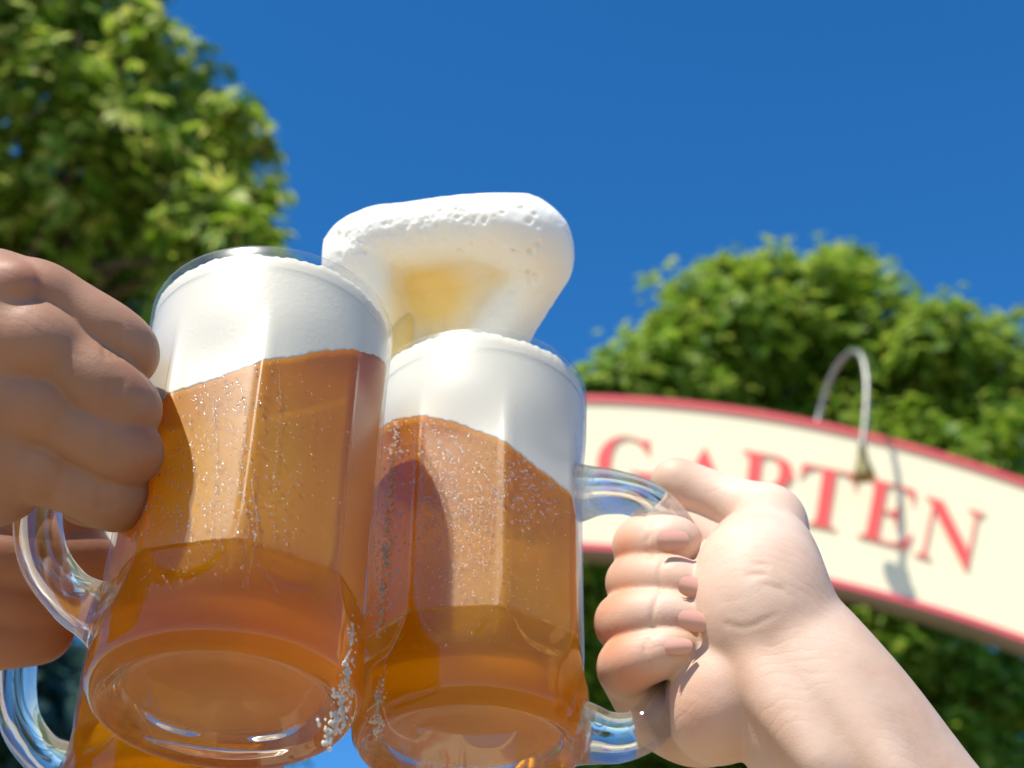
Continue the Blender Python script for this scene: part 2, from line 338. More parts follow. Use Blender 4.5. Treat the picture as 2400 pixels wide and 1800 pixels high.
band('panel', zb+.020, zt-.020, 0, TH-.02, M_cream)
band('trim', zt-.024, zt, -.012, TH, M_red); band('trim', zb, zb+.024, -.012, TH, M_red)
band('soffit', zb-.012, zb-.003, -.008, TH-.01, M_under)
V, F = [], []
for x in (XS+.1, XE-.12):
    i = np.argmin(abs(xs-x)); box(V, F, (x, TH+.05, zb[i]/2+zt[i]/2), (.09, .09, zt[i]+zb[i]-.08+.0))
V = []; F = []
posts = []
for x in (XS+.12, XE-.12):
    i = np.argmin(abs(xs-x)); V, F = [], []; box(V, F, (x, TH+.055, (zt[i]-.06)/2), (.09, .09, zt[i]-.06)); mesh('post', V, F, M_under, sign, smooth=False)
LET = {'G': ((1397, 1160), (1538, 1172), (1402, 1019)), 'A': ((1562, 1178), (1722, 1196), (1575, 1042)), 'R': ((1722, 1200), (1868, 1226), (1740, 1056)),
       'T': ((1858, 1222), (1990, 1250), (1880, 1088)), 'E': ((2008, 1256), (2130, 1290), (2034, 1120)), 'N': ((2140, 1302), (2282, 1346), (2170, 1164))}
for ch, (bl, br, tl) in LET.items():
    c = bpy.data.curves.new('glyph', 'FONT'); c.body = chr(0x1D400+ord(ch)-65); c.size = 1; c.offset = -.016; c.resolution_u = 4
    t_o = bpy.data.objects.new('glyph', c); col.objects.link(t_o); bpy.context.view_layer.update()
    me = bpy.data.meshes.new_from_object(t_o.evaluated_get(bpy.context.evaluated_depsgraph_get()))
    col.objects.unlink(t_o); bpy.data.objects.remove(t_o)
    v = np.array([x.co[:] for x in me.vertices]); mn, mxx = v.min(0), v.max(0); u = (v[:, 0]-mn[0])/(mxx[0]-mn[0]); q = (v[:, 1]-mn[1])/(mxx[1]-mn[1])
    A, B, C = sp(*bl), sp(*br), sp(*tl)
    xz = A+u[:, None]*(B-A)+q[:, None]*(C-A); n = len(v)
    VV = np.vstack([np.column_stack([xz[:, 0], np.full(n, -.010), xz[:, 1]]), np.column_stack([xz[:, 0], np.full(n, -.001), xz[:, 1]])])
    FF = [tuple(p.vertices) for p in me.polygons]
    ed = {}
    for f in FF:
        for k in range(len(f)): ed.setdefault(frozenset((f[k], f[(k+1) % len(f)])), []).append((f[k], f[(k+1) % len(f)]))
    FF = FF+[(e[0][0], e[0][1], e[0][1]+n, e[0][0]+n) for e in ed.values() if len(e) == 1]
    mesh('letter', VV, FF, M_let, sign, smooth=False)
# gooseneck lamps fixed behind the board, reaching over it
M_steel = simple('galvanised_steel', (.30, .30, .26), rough=.4, metal=.5); M_brass = simple('aged_brass', (.30, .24, .10), rough=.4, metal=.5)
def spy(x, y, Y):
    v = M3 @ np.array([(x-1200)/FPX, (y-900)/FPX, 1.]); k = Y/v[1]; return np.array([v[0]*k, Y, v[2]*k+CAMZ])
def lamp(px, label):
    b = spy(1912+px, 1010, SY+TH+.03)
    root = empty('sign_lamp', tuple(b)); tag(root, label, 'lamp', None)
    L = lambda x, y, o: spy(x+px, y, SY+o)-b
    pts = spline([b*0, L(1924, 955, .12), L(1950, 880, .06), L(1985, 832, -.01), L(2015, 830, -.08), L(2030, 880, -.13), L(2030, 960, -.16), L(2020, 1052, -.18)], 8)
    V, F = [], []; tube(V, F, pts, .0105, 12, ref=(1, .2, 0)); mesh('arm', V, F, M_steel, root)
    V, F = [], []; e = pts[-1]-np.array([0, 0, .02])
    prof = [(.014, .03), (.018, .0), (.020, -.02), (.040, -.075), (.043, -.085), (.038, -.085), (.03, -.06), (.0, -.05)]
    for i, (r, z) in enumerate(prof):
        for k in range(20): a = 2*math.pi*k/20; V.append(e+np.array([r*math.cos(a), r*math.sin(a)+z*-.25, z]))
    for i in range(len(prof)-1):
        for k in range(20): F.append((i*20+k, i*20+(k+1) % 20, (i+1)*20+(k+1) % 20, (i+1)*20+k))
    mesh('lamp_shade', V, F, M_brass, root)
lamp(0, 'thin gooseneck lamp arching over the sign above the letter E')
lamp(-830, 'thin gooseneck lamp over the sign, hidden behind the right beer mug')

# ---------------------------------------------------------------- beer mugs
R0, H0 = .045, .166; NF = 8
def Rz(z): return R0*np.interp(z, [0, .006, .02, .06, .12, .155, .166], [.94, .99, .985, .985, 1.0, 1.03, 1.035])
FACET_ROT = {'v': 0.0}
def rout(th, z, ridge=True):
    """outer radius: round above, eight flat panels below with arched lower ends"""
    u = ((th+FACET_ROT['v']) % (2*math.pi/NF))-math.pi/NF
    flat = math.cos(math.pi/NF)/np.cos(u)
    flat = 1-(1-np.minimum(flat+.008, 1.0))*.85                      # soft ridge
    zb = .022+.020*np.abs(u/(math.pi/NF))**3
    sm = lambda x: np.clip(x, 0, 1)**2*(3-2*np.clip(x, 0, 1))
    wgt = sm((z-zb)/.006)*(1-sm((z-.112)/.03))
    rid = .0007*np.exp(-((np.abs(u)-math.pi/NF)/.035)**2)*wgt if ridge else 0
    return Rz(z)*(1+(flat-1)*wgt)+rid
def rin(th, z): return rout(th, z, False)
def mug_pose(x, y, d, roll, pit, hdir):
    """hdir: handle direction given in camera axes"""
    C = pc(x, y, d); ax = np.array([math.sin(roll)*math.cos(pit), -math.cos(roll)*math.cos(pit), math.sin(pit)])
    A = M3 @ ax; X = M3 @ np.array(hdir, float); X -= A*X.dot(A); X /= np.linalg.norm(X); Y = np.cross(A, X)
    m = Matrix.Identity(4)
    for i in range(3): m[i][0], m[i][1], m[i][2], m[i][3] = X[i], Y[i], A[i], c2w(C)[i]
    return m
def hit(mt, x, y):
    """where the sight line meets the mug's wall (near side): local theta, z and local point"""
    R = np.array(mt.to_3x3()); o = R.T @ (ORG-np.array(mt.translation)); v = R.T @ ray(x, y)
    r = R0*.985
    for _ in range(3):
        a = v[0]**2+v[1]**2; b = o[0]*v[0]+o[1]*v[1]; c = o[0]**2+o[1]**2-r*r; D = b*b-a*c
        if D < 0: return None
        t = (-b-math.sqrt(D))/a; p = o+v*t; th = math.atan2(p[1], p[0]); r = float(rout(np.array(th), np.array(p[2])))
    return th, p[2], p
NT = 360
def ringmesh(zfun_list, rfun_list, closed_top=True, closed_bot=True):
    """rows: each a (r(theta), z(theta)) pair"""
    th = np.arange(NT)*2*math.pi/NT; V = []; F = []
    for rf, zf in zip(rfun_list, zfun_list):
        z = zf(th) if callable(zf) else np.full(NT, zf); r = rf(th, z) if callable(rf) else np.full(NT, rf)
        V.append(np.column_stack([r*np.cos(th), r*np.sin(th), z]))
    m = len(V); V = np.vstack(V); k = np.arange(NT); k2 = (k+1) % NT
    F = [tuple(x) for i in range(m-1) for x in np.column_stack([i*NT+k, i*NT+k2, (i+1)*NT+k2, (i+1)*NT+k])]
    V = list(V)
    if closed_bot: V.append(np.mean(V[:NT], 0)); c = len(V)-1; F += [(c, int(b), int(a)) for a, b in zip(k, k2)]
    if closed_top: V.append(np.mean(V[(m-1)*NT:m*NT], 0)); c = len(V)-1; F += [(c, int((m-1)*NT+a), int((m-1)*NT+b)) for a, b in zip(k, k2)]
    return V, F
GAP = .0013
def ico():
    t = (1+5**.5)/2; v = np.array([(-1, t, 0), (1, t, 0), (-1, -t, 0), (1, -t, 0), (0, -1, t), (0, 1, t), (0, -1, -t), (0, 1, -t), (t, 0, -1), (t, 0, 1), (-t, 0, -1), (-t, 0, 1)], float); v /= np.linalg.norm(v[0])
    f = [(0, 11, 5), (0, 5, 1), (0, 1, 7), (0, 7, 10), (0, 10, 11), (1, 5, 9), (5, 11, 4), (11, 10, 2), (10, 7, 6), (7, 1, 8), (3, 9, 4), (3, 4, 2), (3, 2, 6), (3, 6, 8), (3, 8, 9), (4, 9, 5), (2, 4, 11), (6, 2, 10), (8, 6, 7), (9, 8, 1)]
    V = list(v); F = []; md = {}
    def mid(a, b):
        k = (min(a, b), max(a, b))
        if k not in md: p = V[a]+V[b]; V.append(p/np.linalg.norm(p)); md[k] = len(V)-1
        return md[k]
    for a, b, c in f:
        x, y, z = mid(a, b), mid(b, c), mid(c, a); F += [(a, x, z), (b, y, x), (c, z, y), (x, y, z)]
    return np.array(V), np.array(F)
ICO = ico()
def make_mug(label, mt, level_px, foamtop, facet_rot, handle, drops, group=None, level=None):
    nv = Vector((math.sin(facet_rot), -math.cos(facet_rot), .15)); nl_ = mt.to_3x3().inverted() @ nv
    FACET_ROT['v'] = math.pi/NF-math.atan2(nl_.y, nl_.x)      # one panel faces this heading
    root = empty('beer_mug', mat=mt); tag(root, label, 'beer mug', group)
    # --- liquid level plane from the line seen on the near wall
    if level is None:
        rows = []; rhs = []
        for x, y in level_px:
            h = hit(mt, x, y)
            if h: rows.append([1, h[2][0], h[2][1]]); rhs.append(h[1])
        rows += [[0, .02, 0], [0, 0, .02]]; rhs += [0, 0]
        L = np.linalg.lstsq(np.array(rows), np.array(rhs), rcond=None)[0]
    else: L = np.array(level)
    T = np.array(foamtop)
    wob = lambda th: .0005*np.sin(3*th+1)+.0003*np.sin(7*th)+.0002*np.sin(19*th+2)+.00018*np.sin(47*th)+.00015*np.sin(83*th+1)
    lev = lambda th: L[0]+(L[1]*np.cos(th)+L[2]*np.sin(th))*R0*.97+wob(th)
    ftop = lambda th: np.minimum(T[0]+(T[1]*np.cos(th)+T[2]*np.sin(th))*R0+wob(th)*1.2, H0-.0006)
    print('LEVEL', L)
    # --- thin wall with rolled rim
    zs = list(np.linspace(.0385, .12, 29))+list(np.linspace(.123, H0-.002, 14)); rows_z = zs+[H0-.0008, H0, H0-.0008, H0-.004, H0-.012]
    rf = [rout]*len(zs)+[lambda t, z: rout(t, z)-.0004, lambda t, z: rout(t, z)-.0014, lambda t, z: rout(t, z)-.0024, lambda t, z: rout(t, z)-.0026, lambda t, z: rout(t, z)-.0008]
    V, F = ringmesh(rows_z, rf, False, False); mesh('glass_wall', V, F, M_wall, root)
    # --- solid base with bowl-shaped top and hollowed underside
    oz = [.0005, 0.0, .0015, .005]+list(np.linspace(.008, .0385, 18))
    orf = [lambda t, z: Rz(z)*0+R0*.86, lambda t, z: Rz(z)*0+R0*.90, lambda t, z: Rz(z)*0+R0*.935]+[rout]*(len(oz)-3)
    rows = [(.0045, lambda t, z: t*0+R0*.50), (.0048, lambda t, z: t*0+R0*.66), (.0042, lambda t, z: t*0+R0*.76), (.0025, lambda t, z: t*0+R0*.82)]
    bz = [r[0] for r in rows]+oz; br = [r[1] for r in rows]+orf
    inn = [(.0390, GAP), (.033, .0022), (.029, .0042), (.0262, .0078), (.0248, .0125), (.0243, .018)]
    inn = inn[:1]; bz += [z for z, _ in inn]; br += [(lambda g_: (lambda t, z: rout(t, np.maximum(z, .0365))-g_))(g_) for _, g_ in inn]
    V, F = ringmesh(bz, br, False, True); mesh('glass_base', V, F, M_glass, root)
    # --- beer
    bb = [(.0215, .0150), (.0220, .0105), (.0235, .0070), (.0265, .0042), (.0310, .0026), (.0395, GAP+.0003)]
    k = 26; lz = [z for z, _ in bb]+[(lambda f_: (lambda th: .0395+(lev(th)-.0395)*f_))(f_) for f_ in np.linspace(.04, 1, k)]
    lr = [(lambda g_, q_: (lambda t, z: (1-q_)*(R0*.945)+q_*rin(t, np.maximum(z, .0365))-g_))(g_, q_) for (_, g_), q_ in zip(bb, (0, 0, .1, .35, .7, 1))]+[lambda t, z: rin(t, z)-GAP]*k
    V, F = ringmesh(lz, lr, True, True); mesh('beer', V, F, M_beer, root)
    # --- foam head
    fz = [(lambda f_: (lambda th: lev(th)+.0002+(ftop(th)-lev(th))*f_))(f_) for f_ in [0, .02, .1, .2, .3, .4, .5, .6, .7, .8, .9, .96, .985]]
    fz += [lambda th: ftop(th)+.0004, lambda th: ftop(th)+.0010, lambda th: ftop(th)+.0012, lambda th: ftop(th)+.0005]
    fr = [lambda t, z: rin(t, z)-GAP]*12+[lambda t, z: rout(t, z)-.0022, lambda t, z: rout(t, z)-.0045, lambda t, z: rout(t, z)-.008, lambda t, z: rout(t, z)-.014, lambda t, z: rout(t, z)-.025]
    V, F = ringmesh(fz, fr, True, True); mesh('foam_head', V, F, M_foam, root)
    # --- handle: D-shaped loop in the local x-z plane
    hp = spline(handle, 10); hr = np.interp(np.linspace(0, 1, len(hp)), [0, .07, .16, .84, .93, 1], [.0125, .0098, .0083, .0083, .0095, .012])
    V, F = [], []; tube(V, F, [(x, 0, z) for x, z in hp], hr, 28, flat=1.0, ref=(0, 1, 0)); V = [np.array((p[0], p[1]*1.12, p[2])) for p in V]; mesh('handle', V, F, M_hand, root)
    # --- condensation
    if drops:
        DV, DF = [], []; nb = 0; Rm = np.array(mt.to_3x3())
        for (x, y, s, el, tilt) in drops:
            h = hit(mt, x, y)
            if not h or not (.02 < h[1] < H0-.004): continue
            th, z, p = h; nr = np.array([math.cos(th), math.sin(th), 0]); tz = np.array([0, 0, 1.]); tt = np.cross(nr, tz)
            if z > float(lev(th))-.0008: continue
            up = tz*math.cos(tilt)+tt*math.sin(tilt); sd = np.cross(nr, up)
            DV.append(p+ICO[0][:, :1]*nr*s*.55+ICO[0][:, 1:2]*up*s*el+ICO[0][:, 2:]*sd*s); DF.append(ICO[1]+nb); nb += len(ICO[0])
        o = mesh('condensation', np.vstack(DV), np.vstack(DF), M_drop, root); tag(o, 'fine water drops and runs on the cold glass', kind='stuff')
    return root
def rnd_drops(cx, cy, sx, sy, n, s0, s1, el=1.0, tilt=0.0):
    return [(rng.normal(cx, sx), rng.normal(cy, sy), rng.uniform(s0, s1)**1.0, rng.uniform(1, 1+el), tilt+rng.normal()*.15) for _ in range(n)]
def run(pts, s, step=9):
    P = spline(pts, 12); o = []
    for i in range(0, len(P)):
        o.append((P[i][0]+rng.normal()*1.0, P[i][1], s*rng.uniform(.55, 1.2), 3.2, 0))
    return o
dL = rnd_drops(620, 1080, 150, 170, 420, .00012, .00038)+rnd_drops(520, 1060, 50, 170, 200, .0002, .00065)+rnd_drops(390, 1300, 50, 170, 300, .00014, .00045)+rnd_drops(700, 760, 130, 90, 30, .00008, .0002)
dL += run([(565, 900), (575, 1000), (560, 1100), (580, 1220), (570, 1330)], .00028)+run([(655, 880), (655, 1000), (640, 1150), (645, 1400)], .00022)+run([(500, 950), (510, 1080), (495, 1250)], .0003)+run([(510, 880), (470, 1100), (440, 1300), (412, 1450)], .00018)+run([(590, 1130), (600, 1240), (575, 1400)], .0003)
dR = rnd_drops(1080, 1200, 85, 110, 900, .00016, .00048, .6, -.9)+rnd_drops(1015, 1130, 40, 130, 420, .0002, .0006, .6, -.9)+rnd_drops(1210, 1150, 80, 50, 240, .0002, .0006, .6, -.9)+rnd_drops(1100, 1420, 110, 120, 420, .00012, .0003, .6, -.9)+rnd_drops(1050, 900, 70, 60, 50, .0001, .0003, .6, -.9)
def drips(root, mt, rows, m, n=420, w=16):
    """froth clinging to the wall: hundreds of small bubbles along a run, clumped with holes between"""
    P = spline(rows, 10); DV, DF = [], []; nb = 0
    for _ in range(n):
        x, y, r = P[rng.integers(len(P))]; x += rng.normal()*w*r/14*(.55+.45*math.sin(y*.09)); y += rng.normal()*9
        if math.sin(x*.21+y*.13)*math.sin(y*.17-x*.08) > .35: continue
        h = hit(mt, x, y)
        if not h: continue
        th, z, p = h; nr = np.array([math.cos(th), math.sin(th), 0]); tz = np.array([0, 0, 1.]); tt = np.cross(nr, tz); q = rng.uniform(.00018, .00062)*(r/14)**.5
        DV.append(p+nr*q*rng.uniform(.0, .6)+ICO[0][:, :1]*nr*q*.7+ICO[0][:, 1:2]*tz*q*1.2+ICO[0][:, 2:]*tt*q); DF.append(ICO[1]+nb); nb += len(ICO[0])
    o = mesh('foam_run', np.vstack(DV), np.vstack(DF), m, root); tag(o, 'thin run of froth clinging to the outside of the glass', kind='stuff')
HANDLE = [(.040, .139), (.055, .140), (.066, .128), (.0715, .100), (.0715, .075), (.066, .052), (.054, .037), (.040, .030)]
HANDLE_R = [(.040, .113), (.055, .113), (.069, .108), (.0800, .094), (.0845, .075), (.084, .050), (.079, .028), (.067, .010), (.055, .0045), (.040, .007)]
mtL = mug_pose(518.6, 1671.9, .4929, .0023, .6948, (-1, .0, -.28))
mtR = mug_pose(1103.4, 1765.5, .5665, .0079, .6552, (1, .0, -.10))
mtB = mug_pose(390, 1985, .60, -.01, .66, (-1, 0, -.1))
# ---------------------------------------------------------------- implicit surfaces (hands and splashing foam)
class Field:
    def __init__(s, lo, hi, h):
        s.lo = np.array(lo); s.h = h; s.n = np.ceil((np.array(hi)-s.lo)/h).astype(int)+1; s.F = np.full(s.n, .03, np.float32)
    def grid(s, lo, hi):
        a = np.clip(((lo-s.lo)/s.h).astype(int), 0, s.n-1); b = np.clip(((hi-s.lo)/s.h).astype(int)+2, 1, s.n)
        ax = [s.lo[i]+s.h*np.arange(a[i], b[i]) for i in range(3)]
        return tuple(slice(a[i], b[i]) for i in range(3)), np.meshgrid(*ax, indexing='ij')
    def blend(s, sl, d, k):
        f = s.F[sl]; h = np.maximum(k-np.abs(f-d), 0)/np.maximum(k, 1e-9); s.F[sl] = np.minimum(f, d)-h*h*k*.25
    def cone(s, a, b, ra, rb, k=.003):
        a = np.array(a); b = np.array(b); m = max(ra, rb)+.012
        if (np.minimum(a, b)-m > s.lo+s.h*s.n).any() or (np.maximum(a, b)+m < s.lo).any(): return
        sl, (X, Y, Z) = s.grid(np.minimum(a, b)-m, np.maximum(a, b)+m)
        ba = b-a; L = ba@ba+1e-12
        t = np.clip(((X-a[0])*ba[0]+(Y-a[1])*ba[1]+(Z-a[2])*ba[2])/L, 0, 1)
        d = np.sqrt((X-a[0]-t*ba[0])**2+(Y-a[1]-t*ba[1])**2+(Z-a[2]-t*ba[2])**2)-(ra+(rb-ra)*t)
        s.blend(sl, d.astype(np.float32), k)
    def ell(s, c, r, k=.004, R=None, cut=False):
        c = np.array(c); r = np.array(r); m = r.max()+.012; sl, (X, Y, Z) = s.grid(c-m, c+m)
        P = np.stack([X-c[0], Y-c[1], Z-c[2]], -1)
        if R is not None: P = P@R
        q = np.sqrt(((P/r)**2).sum(-1)); g2 = np.sqrt(((P/r**2)**2).sum(-1))+1e-9; d = (q*(q-1)/g2).astype(np.float32)
        if cut:
            f = s.F[sl]; e = -d; h = np.maximum(k-np.abs(f-e), 0)/k; s.F[sl] = np.maximum(f, e)+h*h*k*.25
        else: s.blend(sl, d, k)
    def groove(s, pts, r, k=.0008):
        T = Field(s.lo, s.lo+s.h*(s.n-1), s.h); n3 = [min(a, b) for a, b in zip(T.F.shape, s.F.shape)]; sl = tuple(slice(0, n) for n in n3)
        for a, b in zip(pts[:-1], pts[1:]): T.cone(a, b, r, r, .0005)
        f = s.F[sl]; e = -T.F[sl]; h = np.maximum(k-np.abs(f-e), 0)/k; s.F[sl] = np.maximum(f, e)+h*h*k*.25
    def polish(s, it=1):
        F = s.F
        for _ in range(it):
            for ax in range(3):
                F = (F+.5*(np.roll(F, 1, ax)+np.roll(F, -1, ax)))/2
        s.F = F
    def surf(s):
        F = s.F; F[0], F[-1] = .03, .03; F[:, 0], F[:, -1] = .03, .03; F[:, :, 0], F[:, :, -1] = .03, .03
        I = F < 0; nx, ny, nz = F.shape
        cs = [(i, j, k) for i in (0, 1) for j in (0, 1) for k in (0, 1)]
        cnt = sum(I[i:nx-1+i, j:ny-1+j, k:nz-1+k].astype(np.int8) for i, j, k in cs)
        act = np.argwhere((cnt > 0) & (cnt < 8)); idx = np.full((nx-1, ny-1, nz-1), -1, np.int64); idx[tuple(act.T)] = np.arange(len(act))
        P = np.zeros((len(act), 3)); c = np.zeros(len(act))
        for a in cs:
            for ax in range(3):
                if a[ax]: continue
                b = list(a); b[ax] = 1
                fa = F[tuple((act+a).T)]; fb = F[tuple((act+b).T)]; m = (fa < 0) != (fb < 0)
                t = np.where(m, fa/np.where(m, fa-fb, 1), 0); p = np.array(a)[None]+t[:, None]*(np.array(b)-np.array(a))[None]
                P += p*m[:, None]; c += m
        V = s.lo+s.h*(act+P/c[:, None]); Q = []
        for ax in range(3):
            o1, o2 = [(1, 2), (2, 0), (0, 1)][ax]
            sh = [slice(1, -1)]*3; sh[ax] = slice(0, -1); sh2 = list(sh); sh2[ax] = slice(1, None)
            A = I[tuple(sh)]; B = I[tuple(sh2)]
            for m, flip in ((A & ~B, False), (~A & B, True)):
                e = np.argwhere(m)+1; e[:, ax] -= 1
                e1 = e.copy(); e1[:, o1] -= 1; e2 = e1.copy(); e2[:, o2] -= 1; e3 = e.copy(); e3[:, o2] -= 1
                q = np.stack([idx[tuple(z.T)] for z in (e, e1, e2, e3)], 1); q = q[(q >= 0).all(1)]
                Q.append(q[:, ::-1] if flip else q)
        return V, np.vstack(Q)
def chain(Fd, pts, k=.004, sub=6, d0=0.0):
    """pts rows: px, py, depth, radius in photo pixels; a smooth tapering limb"""
    P = spline(np.array([list(pc(x, y, d+d0))+[r*(d+d0)/FPX] for x, y, d, r in pts]), sub)
    for a, b in zip(P[:-1], P[1:]): Fd.cone(a[:3], b[:3], a[3], b[3], k)
def finish(name, Fd, m, parent=None, flush_shade=None):
    V, Q = Fd.surf(); W = c2w(V); o = mesh(name, W, Q, m, parent)
    if flush_shade is not None:
        at = o.data.attributes.new('flush_shade', 'FLOAT', 'POINT'); v = np.zeros(len(V))
        for x, y, d, r, a in flush_shade:
            c = pc(x, y, d); v = np.maximum(v, a*np.exp(-((V-c)**2).sum(1)/(r*d/FPX)**2))
        at.data.foreach_set('value', v.astype(np.float32))
    return o
def nail(parent, tip, base, nrm, wid, m=M_nail, curve=.55):
    """curved nail plate from base to tip (camera-space points), width metres"""
    tip, base, nrm = map(np.array, (tip, base, nrm)); ax = tip-base; L = np.linalg.norm(ax); ax /= L; nrm = nrm-ax*nrm.dot(ax); nrm /= np.linalg.norm(nrm); sd = np.cross(ax, nrm)
    V, F = [], []; nu, nv = 13, 13
    for i in range(nu):
        u = -1+2*i/(nu-1)
        for j in range(nv):
            v = -1+2*j/(nv-1)
            # squircle outline
            x = u*math.sqrt(1-.5*v*v*.8); y = v*math.sqrt(1-.5*u*u*.8)
            q = base+ax*L*(.5+.5*x)+sd*wid*.5*y*1.02 - nrm*(curve*wid*.5*(y*y)*.8)-nrm*.0016*(x*x)*.35
            V.append(q)
    for i in range(nu-1):
        for j in range(nv-1): F.append((i*nv+j, i*nv+j+1, (i+1)*nv+j+1, (i+1)*nv+j))
    n = len(V); V += [v-nrm*.0009 for v in V]; F += [tuple(n+k for k in f[::-1]) for f in F]
    return mesh('fingernail', c2w(np.array(V)), F, m, parent)
mugL = make_mug('left beer mug with white foam head, in front, its handle gripped by a tanned hand', mtL, [(372, 932), (500, 886), (700, 862), (830, 825), (895, 795)], (.1622, .030, .018), rad(-13), HANDLE, dL)
mugR = make_mug('right beer mug with foam head and dense water drops, held by a pale hand', mtR, [(925, 965), (1090, 1003), (1250, 1085), (1330, 1150), (1365, 1185)], (.1645, .0, .0), rad(-7), HANDLE_R, dR)
make_mug('third beer mug mostly hidden low behind the left mug, only its handle and edge showing', mtB, None, (.15, 0, 0), rad(10), HANDLE, None, level=(.12, 0, 0))

def jit(P, n, w):
    Q = spline(P, n); return [(x+rng.normal()*w, y+rng.normal()*w, r*rng.uniform(.6, 1.25)) for x, y, r in Q]
drips(mugR, mtR, [(930, 990, 8), (918, 1110, 14), (910, 1220, 17), (903, 1310, 18), (895, 1400, 13), (888, 1480, 8)], M_lace, 900, 17)
drips(mugL, mtL, [(828, 1470, 7), (815, 1560, 12), (806, 1620, 18), (790, 1680, 24), (765, 1740, 26)], M_lace, 520, 11)
drips(mugR, mtR, [(892, 1600, 10), (886, 1660, 15), (884, 1720, 18)], M_lace, 220, 9)
HV = .0008
# --- pale right hand
def fbox(x0, x1, y0, y1, d0, d1, h):
    P = np.array([pc(x, y, d) for x in (x0, x1) for y in (y0, y1) for d in (d0, d1)]); return Field(P.min(0), P.max(0), h)
def dh(y): return .618-(y-1250)*.000115           # depth of the right mug's handle at that height
def RH(rows): return [(x, y, dh(y)+o, r) for x, y, o, r in rows]
def subfield(Fd, pts, k, kk=.003):
    tmp = Field(Fd.lo, Fd.lo+Fd.h*(Fd.n-1), Fd.h); chain(tmp, pts, kk, 8)
    n3 = [min(a, b) for a, b in zip(tmp.F.shape, Fd.F.shape)]; sl = tuple(slice(0, n) for n in n3)
    Fd.blend(sl, tmp.F[sl], k(n3) if callable(k) else k)
Fd = fbox(1390, 2620, 1060, 2420, .49, .70, HV*1.1)
chain(Fd, RH([(1795, 1490, -.004, 155), (1892, 1630, -.006, 172), (2012, 1788, .0, 184), (2234, 2100, .022, 206), (2420, 2340, .045, 210)]), .010)
chain(Fd, RH([(1790, 1290, -.006, 96), (1777, 1380, -.018, 124), (1785, 1470, -.016, 138)]), .010)
Fd.ell(pc(1762, 1400, dh(1400)-.020), (.0165, .024, .017), .008)
chain(Fd, RH([(1730, 1560, -.004, 116), (1690, 1640, -.004, 114), (1676, 1684, .0, 100)]), .004)
# back of the palm behind the handle
chain(Fd, RH([(1790, 1260, .020, 80), (1740, 1380, .030, 82), (1740, 1500, .030, 82), (1700, 1600, .028, 80)]), .010)
# thumb
chain(Fd, RH([(1795, 1285, .0, 92), (1805, 1222, .008, 74), (1770, 1205, .012, 62), (1700, 1180, .018, 56), (1630, 1157, .020, 55), (1592, 1136, .019, 48), (1577, 1124, .018, 38)]), .004)
# tendons on the inner wrist
chain(Fd, [(1850, 1500, dh(1500)-.0285, 14), (1960, 1640, dh(1640)-.030, 15), (2090, 1820, dh(1820)-.0275, 15), (2200, 1960, dh(1960)-.018, 14)], .012)
chain(Fd, [(1770, 1560, dh(1560)-.0265, 13), (1850, 1690, dh(1690)-.0285, 14), (1950, 1830, dh(1830)-.0255, 14)], .012)
fingers = [
    [(1720, 1320, .022, 56), (1600, 1262, .020, 56), (1512, 1270, .012, 56), (1508, 1284, -.006, 62), (1552, 1276, -.0165, 59), (1594, 1272, -.0185, 49)],
    [(1730, 1410, .026, 60), (1590, 1372, .024, 60), (1498, 1368, .012, 60), (1500, 1366, -.008, 63), (1580, 1364, -.0180, 53), (1642, 1386, -.0190, 43)],
    [(1730, 1480, .028, 60), (1580, 1470, .024, 60), (1476, 1462, .012, 62), (1476, 1458, -.008, 66), (1562, 1444, -.0175, 54), (1645, 1462, -.0185, 43)],
    [(1700, 1640, .026, 56), (1570, 1640, .022, 56), (1480, 1582, .012, 60), (1474, 1556, -.006, 60), (1545, 1532, -.0155, 50), (1602, 1516, -.017, 38)]]
for f in fingers: subfield(Fd, RH(f), .0008)
chain(Fd, RH([(1478, 1600, .014, 46), (1530, 1680, .018, 50), (1620, 1720, .018, 60), (1700, 1700, .016, 70)]), .005)
def skin_arc(F, pts, dmin, dmax, r):
    """groove that follows the visible surface under the given sight lines"""
    out_ = []
    for x, y in spline(pts, 6):
        for d_ in np.arange(dmin, dmax, .0004):
            q = pc(x, y, d_); i = ((q-F.lo)/F.h).astype(int)
            if (i >= 0).all() and (i < np.array(F.F.shape)).all() and F.F[tuple(i)] < 0: out_.append(q); break
    if len(out_) > 1: F.groove(out_, r)
for P_ in ([(1526, 1232), (1518, 1270), (1524, 1310)], [(1560, 1312), (1546, 1345), (1552, 1395)], [(1545, 1398), (1530, 1440), (1538, 1490)], [(1520, 1500), (1512, 1530), (1522, 1565)],
           [(1700, 1462), (1750, 1470), (1815, 1444)], [(1768, 1322), (1800, 1330)], [(1752, 1350), (1795, 1348)], [(1790, 1372), (1838, 1384)]):
    skin_arc(Fd, P_, .50, .66, .00026 if P_[0][0] > 1695 else .0005)
Fd.polish(1)
flR = [(x, y, dh(y)-.015, r, a) for x, y, r, a in [(1520, 1330, 55, .9), (1470, 1290, 50, .7), (1460, 1420, 55, .9), (1580, 1410, 60, .6), (1450, 1510, 60, .9), (1580, 1500, 50, .6), (1470, 1600, 80, .8), (1620, 1200, 55, .8), (1680, 1230, 60, .9), (1700, 1180, 60, .3), (1640, 1680, 70, .35), (1545, 1290, 40, .5), (1500, 1620, 70, .8), (1590, 1270, 45, .5)]]  # reddened spots, mostly painted warm shade between and under the fingers
hR = finish('person', Fd, M_skinR, None, flR); tag(hR, 'bare pale forearm and hand with polished nails gripping the right mug handle, thumb up', 'person')
def nl(x0, y0, x1, y1, o, nr, wpx):
    d0 = dh((y0+y1)/2)+o; nail(hR, pc(x1, y1, d0), pc(x0, y0, d0), nr, wpx*d0/FPX)
